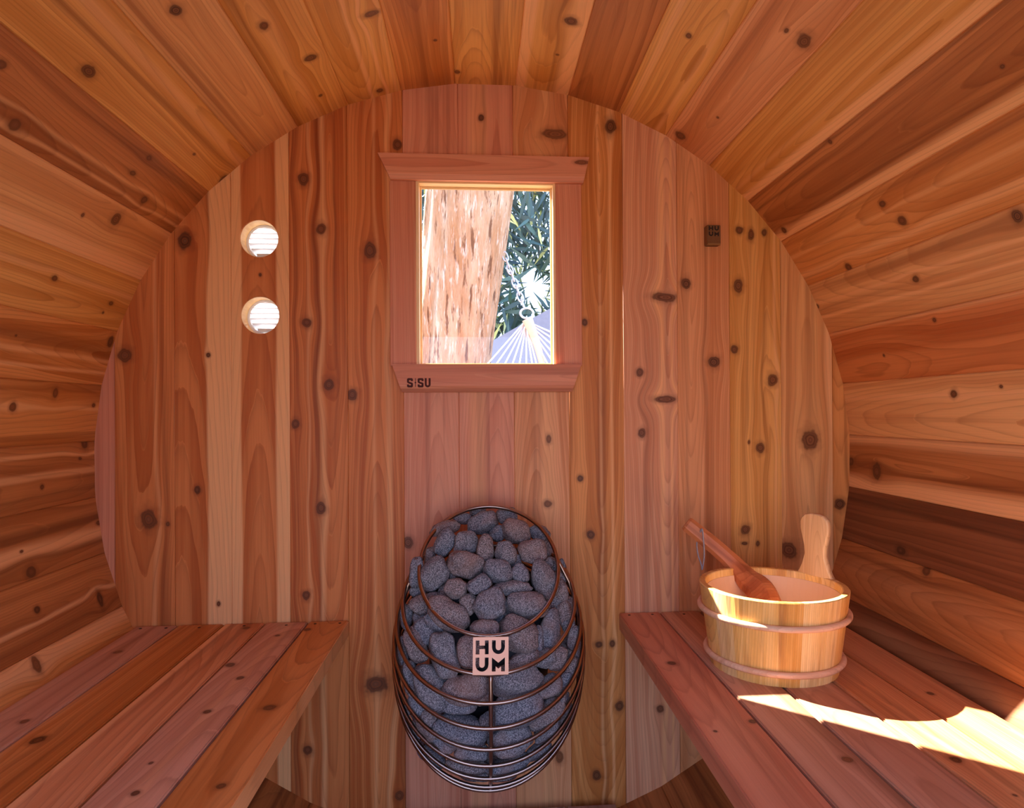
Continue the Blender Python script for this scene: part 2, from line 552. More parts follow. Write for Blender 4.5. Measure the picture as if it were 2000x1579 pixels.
for i_, (e0, e1, M, hw, kn) in enumerate(stave_frames):
    j = i_ - mid_i
    tone, saps, opt = STAVE.get(j, ('brown', [], {}))
    opt = dict(opt)
    opt.pop('tone2', None)
    saps = [(-hw + 2 * hw * a, -hw + 2 * hw * b, s, am) for (a, b, s, am) in saps]
    q = random.Random(i_ + 50)
    kn = kn + [(q.uniform(-.85, -.05), q.uniform(-hw * .7, hw * .7), q.uniform(.009, .016), q.uniform(.006, .011)) for _ in range(2)]
    mat = cedar(tone, 1.7 + i_ * 0.61, kn, saps, name='cedar_stave', **opt)
    half = (e1 - e0) / 2
    t = math.tan(math.radians(half))
    cbev = 0.0019
    bm = bmesh.new()
    L = (Y1 - Y0) / 2
    sec = [(-hw + cbev, 0), (hw - cbev, 0), (hw + cbev * t, -cbev), (hw + TH * t, -TH), (-hw - TH * t, -TH), (-hw - cbev * t, -cbev)]
    A = [bm.verts.new((-L, yy, zz)) for yy, zz in sec]
    B = [bm.verts.new((L, yy, zz)) for yy, zz in sec]
    for a_ in range(6):
        bm.faces.new((A[a_], A[(a_ + 1) % 6], B[(a_ + 1) % 6], B[a_]))
    bm.faces.new(A[::-1])
    bm.faces.new(B)
    mesh_obj('stave', bm, mat, shell[shell_part((e0 + e1) / 2)], M)

# ------------------------------------------------------------------ end wall of vertical boards
WX = [-0.985, -0.8536, -0.7209, -0.5934, -0.4609, -0.3268, -0.1970, -0.0669, 0.0648, 0.1981, 0.3305, 0.4645, 0.5950, 0.7243, 0.8552, 0.985]
WTONE = [('rose', [], dict(line=.5, vc=0.0, w0=0.0, freq=60)),
         ('red', [(.3, .36, .004, .3)], dict(freq=150)),
         ('orange', [(-.04, .42, .004, .85)], dict(freq=120, tone='red')),
         ('red', [(.83, 1.05, .003, .85), (-.05, .23, .004, .85)], dict(freq=90, line=.4)),
         ('red', [(.40, .48, .006, .6), (.66, .70, .004, .5)], dict(freq=150)),
         ('orange', [(.2, .3, .005, .45), (.5, .55, .004, .4)], dict(freq=160, tone='red')),
         ('rose', [], dict(freq=200, line=.3)),
         ('rose', [(.5, .8, .01, .35)], dict(freq=140)),
         ('rose', [(.3, .5, .01, .35)], dict(freq=200, tone='pink')),
         ('orange', [(.2, .25, .003, .6), (.4, .45, .003, .5)], dict(freq=190)),
         ('tan', [(.25, .33, .004, .5), (.1, .14, .003, .6)], dict(freq=170, tone=((srgb(230, 168, 124), srgb(210, 138, 96), srgb(154, 90, 58))))),
         ('pink', [], dict(freq=150)),
         ('pink', [(.1, .15, .003, .5)], dict(freq=140, tone='gold')),
         ('tan', [(.0, .16, .006, .7)], dict(freq=100, vc=0.0, w0=0.02)),
         ('orange', [], dict(freq=130))]
RW = 0.901
WIN = (-0.1970, 0.166, 0.222, 0.664)       # rough opening in the boards
VENTS = [at_y(506, 466), at_y(508, 616)]
VENT_R = 0.0436
wall = empty('wall_back', (0, 0, -0.88), kind='structure')
WT = 0.040


def arc(x0, x1, sgn, n=10):
    out = []
    for k in range(n + 1):
        x_ = x0 + (x1 - x0) * k / n
        x_ = max(-RW + 1e-4, min(RW - 1e-4, x_))
        out.append((x_, sgn * math.sqrt(RW * RW - x_ * x_)))
    return out


def wall_frame(x0, zc=0.0):
    M = Matrix((V((0, 0, 1)), V((-1, 0, 0)), V((0, -1, 0)))).transposed().to_4x4()
    M.translation = V((x0, 0, zc))
    return M


for i_ in range(len(WX) - 1):
    x0, x1 = max(WX[i_], -RW), min(WX[i_ + 1], RW)
    xc = (WX[i_] + WX[i_ + 1]) / 2
    hw = (WX[i_ + 1] - WX[i_]) / 2
    Minv = wall_frame(xc).inverted()
    kn = []
    for (px, py, r, *r2) in WALL_KNOTS:
        h = at_y(px, py)
        if WX[i_] <= h.x < WX[i_ + 1]:
            l = Minv @ h
            rr = r / 818.0
            kn.append((l.x, max(-hw + .002, min(hw - .002, l.y)), rr * (1.1 if r2 else rnd.uniform(.75, 1.1)), r2[0] / 818.0 if r2 else rr * rnd.uniform(.65, .95)))
    tone, saps, opt = WTONE[i_]
    opt = dict(opt)
    tone = opt.pop('tone', tone)
    saps = [(-hw + 2 * hw * a, -hw + 2 * hw * b, s, am) for (a, b, s, am) in saps]
    mat = cedar(tone, 40.3 + i_ * 0.77, kn, saps, name='cedar_board', **opt)
    top = arc(x0, x1, 1)
    bot = arc(x1, x0, -1)
    holes = []
    pieces = []
    if x1 <= WIN[0] or x0 >= WIN[1]:
        pieces.append(top + bot)
    elif x0 < WIN[0]:
        pieces.append(top + [(x1, WIN[3]), (WIN[0], WIN[3]), (WIN[0], WIN[2]), (x1, WIN[2])] + bot)
    elif x1 > WIN[1]:
        pieces.append(top + bot + [(x0, WIN[2]), (WIN[1], WIN[2]), (WIN[1], WIN[3]), (x0, WIN[3])])
    else:
        pieces.append(top + [(x1, WIN[3]), (x0, WIN[3])])
        pieces.append([(x0, WIN[2]), (x1, WIN[2])] + bot)
    for v_ in VENTS:
        if x0 < v_.x < x1: holes.append(circle(v_.z, -(v_.x - xc), VENT_R))
    for pc in pieces:
        loc = [(z_, -(x_ - xc)) for (x_, z_) in pc]
        bm = bm_prism(loc, holes, WT, bev=0.0014)
        mesh_obj('board', bm, mat, wall, wall_frame(xc))

# unseen front wall behind the camera, doorway sized to shade ceiling and upper wall
bm = bm_prism(circle(0, 0, RW, 64), [[(-.56, -.70), (.56, -.70), (.56, .50), (-.56, .50)]], .040)
Mf = Matrix((V((1, 0, 0)), V((0, 0, 1)), V((0, -1, 0)))).transposed().to_4x4()
Mf.translation = V((0, Y0 + .03, 0))
tag(mesh_obj('wall_front', bm, cedar('brown', 130.7, name='cedar_board'), M=Mf), kind='structure')

# ------------------------------------------------------------------ window
win = empty('window_1', (0, 0, 0.22), kind='structure')
fx0, fx1, fz0, fz1 = -0.1585, 0.1600, 0.2270, 0.6560      # clear opening at the wall face
pale = cedar(('x',) and (srgb(246, 212, 160), srgb(236, 196, 140), srgb(206, 156, 100)), 3.3, line=.3, freq=150, name='pale_wood')
pale_h = cedar((srgb(246, 212, 160), srgb(236, 196, 140), srgb(206, 156, 100)), 4.3, line=.3, freq=150, name='pale_wood', axis='xzy')
pale_v = cedar((srgb(246, 212, 160), srgb(236, 196, 140), srgb(206, 156, 100)), 4.9, line=.3, freq=150, name='pale_wood', axis='zxy')
# jamb lining, set inside the opening
jd = 0.030
box_obj('jamb', (fx0 - .0075, fx0, -0.0065, jd, fz0 - .004, fz1 + .007), pale_v, win, bev=.0006)
box_obj('jamb', (fx1, fx1 + .006, -0.0065, jd, fz0 - .004, fz1 + .007), pale_v, win, bev=.0006)
box_obj('jamb', (fx0, fx1, -0.0065, jd, fz1, fz1 + .007), pale_h, win, bev=.0006)
box_obj('jamb', (fx0, fx1, -0.0065, jd, fz0 - .004, fz0), pale_h, win, bev=.0006)
# stops in front of the pane
for nm, ext, m_ in (('stop', (fx0, fx0 + .0045, .018, .024, fz0, fz1), pale_v), ('stop', (fx1 - .0045, fx1, .018, .024, fz0, fz1), pale_v),
                    ('stop', (fx0 + .0045, fx1 - .0045, .018, .024, fz1 - .0050, fz1), pale_h), ('stop', (fx0 + .0045, fx1 - .0045, .018, .024, fz0, fz0 + .004), pale_h)):
    box_obj(nm, ext, m_, win, bev=.0006)
glass = bpy.data.materials.new('window_glass')
g, bs = principled(glass)
g.n.remove(bs)
tr = g.n.new('ShaderNodeBsdfTransparent')
tr.inputs[0].default_value = (0.97, 0.98, 0.98, 1)
gl = g.n.new('ShaderNodeBsdfGlossy')
gl.inputs['Roughness'].default_value = 0.01
fr = g.n.new('ShaderNodeFresnel')
fr.inputs[0].default_value = 1.5
mx = g.n.new('ShaderNodeMixShader')
bf = g.n.new('ShaderNodeNewGeometry').outputs['Backfacing']        # reflect at the outer faces only
g.l.new(g.math('MULTIPLY', fr.outputs[0], g.math('SUBTRACT', 1.0, bf)), mx.inputs[0])
g.l.new(tr.outputs[0], mx.inputs[1])
g.l.new(gl.outputs[0], mx.inputs[2])
g.l.new(mx.outputs[0], g.n['Material Output'].inputs[0])
box_obj('glass_pane', (fx0 + .001, fx1 - .001, .0242, .0282, fz0 + .001, fz1 - .001), glass, win, bev=0)
# casing boards either side, head board and sill board with slanted ends
cas_l = cedar('rose', 71.2, [((at_y(779, 706).z), 0.0, .009, .006)], [(-.05, .01, .01, .2)], line=.35, freq=200, name='casing_cedar', axis='zxy')
cas_r = cedar('rose', 72.9, line=.35, freq=190, name='casing_cedar', axis='zxy')
CT = 0.008
box_obj('casing', (-0.2270, fx0 - .0075, -CT, 0, fz0 - .004, fz1 + .004), cas_l, win, bev=.001)
box_obj('casing', (fx1 + .006, 0.2285, -CT, 0, fz0 - .004, fz1 + .004), cas_r, win, bev=.001)


def slant_board(name, zt, zb, xt0, xt1, xb0, xb1, th, mat, cham):
    """board with slanted ends; the lower front edge is planed off to a slope"""
    bm = bmesh.new()
    f = (zt - zb)
    zc_ = zb + f * 0.22
    xi0 = xb0 + (xt0 - xb0) * 0.22
    xi1 = xb1 + (xt1 - xb1) * 0.22
    fr_ = [(xt0, -th, zt), (xt1, -th, zt), (xi1, -th, zc_), (xb1, -th + cham, zb), (xb0, -th + cham, zb), (xi0, -th, zc_)]
    bk = [(xt0, 0, zt), (xt1, 0, zt), (xi1, 0, zc_), (xb1, 0, zb), (xb0, 0, zb), (xi0, 0, zc_)]
    A = [bm.verts.new(p) for p in fr_]
    B = [bm.verts.new(p) for p in bk]
    bm.faces.new((A[0], A[1], A[2], A[5]))
    bm.faces.new((A[5], A[2], A[3], A[4]))
    bm.faces.new(B[::-1])
    for k_ in range(6):
        bm.faces.new((A[k_], B[k_], B[(k_ + 1) % 6], A[(k_ + 1) % 6]))
    return mesh_obj(name, bm, mat, win)


hk = at_y(1140, 318, -.02)
slant_board('head_board', fz1 + .064, fz1 + .004, -0.252, 0.246, -0.223, 0.232, .022,
            cedar('rose', 75.5, [(hk.x - .005, hk.z, .016, .006)], line=.45, freq=120, vc=.70, w0=.02, name='casing_cedar', axis='xzy'), .004)
slant_board('sill_board', fz0 - .001, fz0 - .066, -0.221, 0.224, -0.199, 0.202, .024,
            cedar('rose', 77.1, line=.45, freq=110, vc=.2, w0=.02, name='casing_cedar', axis='xzy'), .005)
# burnt-in lettering on the sill board: S, a small arrow-like I, S, U
burn = plain('burnt_mark', srgb(70, 24, 16), 0.8)


def flat_mesh(name, polys, depth, mat, parent, M):
    bm = bmesh.new()
    for outline, holes in polys:
        b2 = bm_prism(outline, holes, depth)
        tmp = bpy.data.meshes.new('t')
        b2.to_mesh(tmp)
        b2.free()
        bm.from_mesh(tmp)
        bpy.data.meshes.remove(tmp)
    return mesh_obj(name, bm, mat, parent, M)


def s_shape(x, w, h, t):
    hh = h / 2
    c = t * .45
    return [(x + c, h), (x + w - c, h), (x + w, h - c), (x + w, h * .68), (x + w - t, h * .68), (x + w - t, h - t), (x + t, h - t), (x + t, hh + t * .55), (x + w - c, hh + t * .1),
            (x + w, hh - t * .3), (x + w, c), (x + w - c, 0), (x + c, 0), (x, c), (x, h * .32), (x + t, h * .32), (x + t, t), (x + w - t, t), (x + w - t, hh - t * .75),
            (x + c, hh - t * .2), (x, hh + t * .3), (x, h - c)]


def u_shape(x, w, h, t, n=8):
    """block U with a round bottom"""
    r = w / 2
    ri = r - t
    pts = [(x, h), (x, r)]
    pts += [(x + r - r * math.cos(PI * k / n), r - r * math.sin(PI * k / n)) for k in range(1, n)]
    pts += [(x + w, r), (x + w, h), (x + w - t, h), (x + w - t, r)]
    pts += [(x + r + ri * math.cos(PI * k / n), r - ri * math.sin(PI * k / n)) for k in range(1, n)]
    pts += [(x + t, r), (x + t, h)]
    return pts


p0 = at_y(795, 757, -.0243)
p1 = at_y(841, 739, -.0243)
sx, sh = p1.x - p0.x, p1.z - p0.z
ltr = Matrix((V((1, 0, 0)), V((0, 0, 1)), V((0, -1, 0)))).transposed().to_4x4()
ltr.translation = V((p0.x, -.0243, p0.z))
lw, lt_ = sx * .25, sx * .085
sisu = [(s_shape(0, lw, sh, lt_), []), (s_shape(sx * .45, lw, sh, lt_), []), (u_shape(sx * .75, lw, sh, lt_), [])]
xi = sx * .355
sisu.append(([(xi - sx * .012, sh * .05), (xi + sx * .012, sh * .05), (xi + sx * .012, sh * .42), (xi + sx * .04, sh * .52), (xi + sx * .012, sh * .62), (xi + sx * .012, sh),
              (xi - sx * .012, sh), (xi - sx * .012, sh * .62), (xi - sx * .04, sh * .52), (xi - sx * .012, sh * .42)], []))
flat_mesh('lettering', sisu, .0006, burn, win, ltr)
tag(bpy.data.objects['lettering'], 'dark burnt-in lettering reading SISU', kind=None)

# ------------------------------------------------------------------ vents
white = plain('white_louvre', srgb(238, 240, 242), 0.4)
tube_m = plain('vent_tube', srgb(240, 196, 130), 0.5)
for idx, v_ in enumerate(VENTS):
    t_ = empty('vent', (v_.x, 0, v_.z), ('upper' if idx == 0 else 'lower') + ' of two round white louvred vents in the left end-wall boards', 'vent', 'round vents left of the window')
    bm = bmesh.new()
    for (ra, rb, ya_, yb_) in ((VENT_R, VENT_R - .0006, .002, .042),):
        n = 40
        q4 = [[bm.verts.new((v_.x + r_ * math.cos(2 * PI * k / n), y_, v_.z + r_ * math.sin(2 * PI * k / n))) for k in range(n)] for (r_, y_) in ((ra, ya_), (rb, ya_), (rb, yb_), (ra, yb_))]
        for a_ in range(4):
            for k in range(n):
                bm.faces.new((q4[a_][k], q4[a_][(k + 1) % n], q4[(a_ + 1) % 4][(k + 1) % n], q4[(a_ + 1) % 4][k]))
    mesh_obj('sleeve', bm, tube_m, t_, smooth=False)
    bm = bmesh.new()
    n = 40
    q4 = [[bm.verts.new((v_.x + r_ * math.cos(2 * PI * k / n), y_, v_.z + r_ * math.sin(2 * PI * k / n))) for k in range(n)] for (r_, y_) in ((.054, .041), (.0375, .041), (.0365, .050), (.054, .050))]
    for a_ in range(4):
        for k in range(n):
            bm.faces.new((q4[a_][k], q4[a_][(k + 1) % n], q4[(a_ + 1) % 4][(k + 1) % n], q4[(a_ + 1) % 4][k]))
    mesh_obj('rim', bm, white, t_)
    for k in range(6):
        zc_ = -0.0315 + .0125 * k
        hw = math.sqrt(max(1e-6, .0372 ** 2 - (zc_) ** 2))
        Ms = Matrix.Translation((v_.x, .047, v_.z + zc_)) @ Matrix.Rotation(math.radians(-38), 4, 'X')
        box_obj('slat', (-hw, hw, -.0085, .0085, -.0006, .0006), white, t_, Ms, bev=0)

# ------------------------------------------------------------------ temperature sensor
brz = plain('bronze_plastic', srgb(124, 82, 44), 0.45, spec=.4, var=.25, scale=90)
blk = plain('black_print', srgb(26, 14, 10), 0.6)
a_ = at_y(1381, 439, -.022)
b_ = at_y(1408, 478, -.022)
t_ = empty('temperature_sensor', (a_.x, 0, (a_.z + b_.z) / 2), 'small bronze-brown sensor box high on the end wall right of the window', 'sensor')
box_obj('case', (a_.x, b_.x, -.022, 0, b_.z, a_.z), brz, t_, bev=.0015, seg=2)
box_obj('lip', (a_.x + .001, b_.x - .001, -.0235, -.018, b_.z - .0015, b_.z + .003), plain('bronze_edge', srgb(140, 100, 56), .4), t_, bev=.0006)


def h_shape(x, y, w, h, t):
    return [(x, y), (x + t, y), (x + t, y + h * .38), (x + w - t, y + h * .38), (x + w - t, y), (x + w, y), (x + w, y + h), (x + w - t, y + h), (x + w - t, y + h * .63), (x + t, y + h * .63), (x + t, y + h), (x, y + h)]


def m_shape(x, y, w, h, t):
    return [(x, y), (x + t, y), (x + t, y + h * .36), (x + w / 2, y + h * .20), (x + w - t, y + h * .36), (x + w - t, y), (x + w, y), (x + w, y + h), (x + w / 2, y + h * .62), (x, y + h)]


def shift(pts, dx, dy):
    return [(p[0] + dx, p[1] + dy) for p in pts]


def huum(w, h, bx, by):
    """four letters in two rows inside a box w x h"""
    lw_, lh_ = w * .43, h * .44
    t__ = lw_ * .29
    return [h_shape(bx, by + h * .54, lw_, lh_, t__), shift(u_shape(0, lw_, lh_, t__), bx + w * .54, by + h * .54),
            shift(u_shape(0, lw_, lh_, t__), bx, by), m_shape(bx + w * .54, by, lw_, lh_, t__)]


Ms = Matrix((V((1, 0, 0)), V((0, 0, 1)), V((0, -1, 0)))).transposed().to_4x4()
Ms.translation = V((a_.x + .004, -.0222, a_.z - .0275))
flat_mesh('lettering', [(p, []) for p in huum(.026, .025, 0, 0)], .0004, blk, t_, Ms)

# ------------------------------------------------------------------ benches
BZ = -0.3735
NAIL = plain('nail_head', srgb(58, 34, 24), 0.5, metal=.3)


def bench(side, xs, tones, knots, label):
    t_ = empty('bench', ((xs[0] + xs[-1]) / 2, -.7, BZ), label, 'bench', 'slatted side benches')
    kp = [(at_z(px, py, BZ), r) for px, py, r in knots]
    for k in range(5):
        xa, xb = sorted((xs[k], xs[k + 1]))
        first = (k == 0)
        xc = (xa + xb) / 2
        ya, yb = -1.42, -.004
        M = Matrix((V((0, 1, 0)), V((-1, 0, 0)), V((0, 0, 1)))).transposed().to_4x4()
        M.translation = V((xc, (ya + yb) / 2, BZ))
        kn = []
        for p, r in kp:
            if xa <= p.x < xb:
                l = M.inverted() @ p
                dep = (p - CAM).dot(CF)
                rr = r * dep / FPX
                kn.append((l.x, l.y, rr * 1.1, rr * 1.0))
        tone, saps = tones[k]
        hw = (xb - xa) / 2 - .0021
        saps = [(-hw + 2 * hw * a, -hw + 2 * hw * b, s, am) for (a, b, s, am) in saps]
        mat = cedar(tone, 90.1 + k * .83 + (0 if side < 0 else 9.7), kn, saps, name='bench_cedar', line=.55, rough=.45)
        th = .036 if side < 0 else .040
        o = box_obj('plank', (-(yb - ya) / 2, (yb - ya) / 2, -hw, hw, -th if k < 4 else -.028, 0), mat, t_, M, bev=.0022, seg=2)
        if k < 5:
            for nx in ((-.028, .028) if k in (0, 4) else (0.004,)):
                nm = bmesh.new()
                bmesh.ops.create_cone(nm, cap_ends=True, segments=10, radius1=.0032, radius2=.0032, depth=.0008)
                Mn = Matrix.Translation((xc + nx, -.022 - .004 * (k % 2), BZ + .0003))
                mesh_obj('nail_head', nm, NAIL, o, Mn)
    # support frame near the doorway, under the planks
    x_lo, x_hi = sorted((xs[0] + side * .03, xs[-1] - side * .16))
    lm = cedar('brown', 99.4 + side, name='bench_cedar')
    box_obj('crossbar', (x_lo, x_hi, -1.30, -1.26, BZ - .115, BZ - .040 - .0005), lm, t_)
    zf = -math.sqrt(R * R * .99 - (xs[0] + side * .05) ** 2)
    box_obj('leg', (min(xs[0] + side * .03, xs[0] + side * .07), max(xs[0] + side * .03, xs[0] + side * .07), -1.30, -1.26, zf + .012, BZ - .115), lm, t_)
    return t_


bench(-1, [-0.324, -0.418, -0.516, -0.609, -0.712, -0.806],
      [('orange', [(-.1, .014, .0012, .9)]), ('mauve', [(.35, .45, .01, .3)]), ('pink', [(.86, 1.05, .004, .9)]), ('orange', [(.9, 1.05, .004, .4)]), ('mauve', [])],  # first plank's pale edge: light on its front face worked into the sapwood colour
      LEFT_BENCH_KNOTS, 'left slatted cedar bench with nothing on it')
bench(1, [0.313, 0.4145, 0.513, 0.612, 0.709, 0.803],
      [('rose', []), ('mauve', []), ('mauve', []), ('pink', [(.4, .5, .01, .3)]), ('pink', [])],
      RIGHT_BENCH_KNOTS, 'right slatted cedar bench carrying the bucket, in a patch of sun')

# ------------------------------------------------------------------ floor deck
zt = at_y(1193, 1571.5, -.03).z
deck = empty('floor_deck', (0, -.7, zt), 'raised grey-mauve floor deck in the gangway between the benches', 'floor deck')
for k in range(5):
    w_ = .602 / 5
    M = Matrix((V((0, 1, 0)), V((-1, 0, 0)), V((0, 0, 1)))).transposed().to_4x4()
    M.translation = V((-.301 + w_ * (k + .5), -.73, zt))
    box_obj('plank', (-.70, .70, -w_ / 2 + .003, w_ / 2 - .003, -.022, 0), cedar('grey', 120.3 + k, name='deck_cedar', line=.4), deck, M, bev=.0015)
for y_ in (-.2, -1.2):
    box_obj('bearer', (-.27, .27, y_ - .02, y_ + .02, -.86 + .012, zt - .022), cedar('grey', 127.3, name='deck_cedar'), deck)

# ------------------------------------------------------------------ heater basket
bronze = bpy.data.materials.new('bronze_rod')
g, bs = principled(bronze, 0.28)
bs.inputs['Metallic'].default_value = 1.0
bs.inputs['Base Color'].default_value = (0.36, 0.25, 0.20, 1)
copper = bpy.data.materials.new('copper_plate')
g, bs = principled(copper, 0.55)
bs.inputs['Metallic'].default_value = 1.0
bs.inputs['Base Color'].default_value = (0.62, 0.33, 0.23, 1)
heater = empty('sauna_heater', (0, -.02, -.67), 'egg-shaped bronze wire basket heater filled with grey stones on the end wall', 'heater')
FY = [(1243, -.338), (1318, -.362), (1375, -.368), (1424, -.362), (1465, -.345), (1497, -.322), (1522, -.295), (1538, -.265), (1545, -.235)]
HW = [.1425, .1745, .1865, .1925, .1950, .1960, .1960, .1950, .1935]
RING = []
ROD = .0042
for k, (py, y_) in enumerate(FY):
    F = at_y(955, py, y_)
    F.x = 0
    yb = -.085 + .004 * k
    B = at_y(955, (990, 1040, 1066, 1080, 1090, 1098, 1104, 1108, 1110)[k], yb)
    B.x = 0
    RING.append((F, B, HW[k]))


def ring_pt(k, th, shrink=0.0):
    """th = 0 at the front, pi at the back; k may lie between rings"""
    i0 = min(int(k), len(RING) - 2)
    f = k - i0
    F = RING[i0][0].lerp(RING[i0 + 1][0], f)
    B = RING[i0][1].lerp(RING[i0 + 1][1], f)
    a = RING[i0][2] * (1 - f) + RING[i0 + 1][2] * f
    C = (F + B) / 2
    e = (F - B) / 2
    s = 1 - shrink
    return C + e * (math.cos(th) * s) + V((a * math.sin(th) * s, 0, 0))


for k in range(9):
    bm = bmesh.new()
    bm_tube(bm, [ring_pt(k, 2 * PI * j / 96) for j in range(96)], ROD, 8, closed=True)
    mesh_obj('ring', bm, bronze, heater, smooth=True)
for th in (0.0, 1.75, -1.75):
    bm = bmesh.new()
    ks = [1.0 + 7 * j / 24 for j in range(25)] if th == 0 else [8 * j / 24 for j in range(25)]
    bm_tube(bm, [ring_pt(kk, th, .018 if th == 0 else .022) for kk in ks], ROD * .95, 8)
    mesh_obj('rib', bm, bronze, heater, smooth=True)
# steel bracket holding the basket to the wall and the dark heating element inside
dark_m = plain('dark_steel', srgb(34, 34, 38), 0.6, metal=.6)
box_obj('wall_bracket', (-.06, .06, -.10, 0, RING[0][1].z - .16, RING[0][1].z - .10), dark_m, heater, bev=.003)
bm = bmesh.new()
n_, m_ = 20, 12
for a_ in range(m_):
    for b_ in range(n_): pass
grid = []
for a_ in range(m_ + 1):
    kk = 1.2 + (7.6 - 1.2) * a_ / m_
    grid.append([bm.verts.new(ring_pt(kk, 2 * PI * b_ / n_, .36)) for b_ in range(n_)])
for a_ in range(m_):
    for b_ in range(n_):
        bm.faces.new((grid[a_][b_], grid[a_][(b_ + 1) % n_], grid[a_ + 1][(b_ + 1) % n_], grid[a_ + 1][b_]))
bm.faces.new(grid[0])
bm.faces.new(grid[-1][::-1])
mesh_obj('heating_core', bm, dark_m, heater, smooth=True)
# name plate with four cut-out letters
tl, tr_, bl = at_y(922.5, 1245.5, -.364), at_y(992, 1244.5, -.364), at_y(923, 1319.5, -.376)
xa = (tr_ - tl)
pw = xa.length
xa.normalize()
yv = (tl - bl)
ph_ = yv.length
yv = (yv - xa * yv.dot(xa)).normalized()
za = xa.cross(yv)
Mp = Matrix((xa, yv, za)).transposed().to_4x4()
Mp.translation = bl
bm = bm_prism([(0, 0), (pw, 0), (pw, ph_), (0, ph_)], huum(pw * .845, ph_ * .845, pw * .078, ph_ * .085), .0035, bev=0)
mesh_obj('name_plate', bm, copper, heater, Mp)
tag(bpy.data.objects['name_plate'], 'copper plate with cut-out letters HU over UM')

# ------------------------------------------------------------------ stones
bm = bmesh.new()
n_, rows = 48, []
C0 = (RING[0][0] + RING[0][1]) / 2
nrm = V((1, 0, 0)).cross(RING[0][1] - RING[0][0]).normalized()
if nrm.z < 0: nrm = -nrm
top_c = bm.verts.new(C0 + nrm * .030)
for s in (.35, .7, .95):
    rows.append([bm.verts.new(C0 + (ring_pt(0, 2 * PI * b_ / n_) - C0) * s + nrm * .030 * (1 - s * s)) for b_ in range(n_)])
for a_ in range(0, 33):
    rows.append([bm.verts.new(ring_pt(a_ / 4.0, 2 * PI * b_ / n_, .055)) for b_ in range(n_)])
for b_ in range(n_): bm.faces.new((top_c, rows[0][b_], rows[0][(b_ + 1) % n_]))
for A, B in zip(rows, rows[1:]):
    for b_ in range(n_): bm.faces.new((A[b_], A[(b_ + 1) % n_], B[(b_ + 1) % n_], B[b_]))
bm.faces.new(rows[-1])
BODY = BVHTree.FromBMesh(bm)
bm.free()

STM = []
for k in range(3):
    m = bpy.data.materials.new('granite')
    g, bs = principled(m, 0.85, 0.25)
    tc = g.n.new('ShaderNodeTexCoord').outputs['Object']
    ob = g.n.new('ShaderNodeObjectInfo')
    geo = g.n.new('ShaderNodeNewGeometry')
    pos = geo.outputs['Position']
    n1 = g.noise(pos, 380.0, 3.0, .7)
    n2 = g.noise(pos, 760.0, 1.0, .5)
    base = [(srgb(132, 132, 140), srgb(78, 80, 90)), (srgb(136, 132, 136), srgb(86, 84, 90)), (srgb(146, 130, 128), srgb(94, 82, 82))][k]
    c = g.mix(g.smooth(n1, .42, .58), base[1], base[0])
    c = g.mix(g.math('MULTIPLY', g.smooth(n2, .57, .68), .7), c, srgb(190, 184, 188))
    c = g.mix(g.math('MULTIPLY', g.smooth(n2, .41, .31), .7), c, srgb(34, 32, 38))
    big = g.noise(pos, 14.0, 2.0)
    c = g.mix(g.math('MULTIPLY', g.smooth(big, .5, .75), .4), c, srgb(150, 112, 98))
    g.put(bs.inputs['Base Color'], c)
    g.put(bs.inputs['Normal'], g.bump(n1, .5, .0012))
    STM.append(m)
STONE_ME = []
for k in range(10):
    bm = bmesh.new()
    bmesh.ops.create_icosphere(bm, subdivisions=4, radius=1.0)
    sx_ = V((rnd.uniform(-9, 9), rnd.uniform(-9, 9), rnd.uniform(-9, 9)))
    pw_ = rnd.uniform(.70, .98)
    for v in bm.verts:
        p = v.co.copy()
        p = V([math.copysign(abs(c) ** pw_, c) for c in p])
        q = mnoise.noise(p * .8 + sx_) * .32 + mnoise.noise(p * 1.8 + sx_) * .12 + mnoise.noise(p * 5 + sx_) * .025
        v.co = p * (1 + q)
    # bring the outline back to unit size
    mxs = [max(abs(v.co[j]) for v in bm.verts) for j in range(3)]
    for v in bm.verts: v.co = V((v.co[0] / mxs[0], v.co[1] / mxs[1], v.co[2] / mxs[2]))
    for mi in range(1):
        me = bpy.data.meshes.new('stone')
        bm.to_mesh(me)
        for p_ in me.polygons: p_.use_smooth = True
        STONE_ME.append(me)
    bm.free()

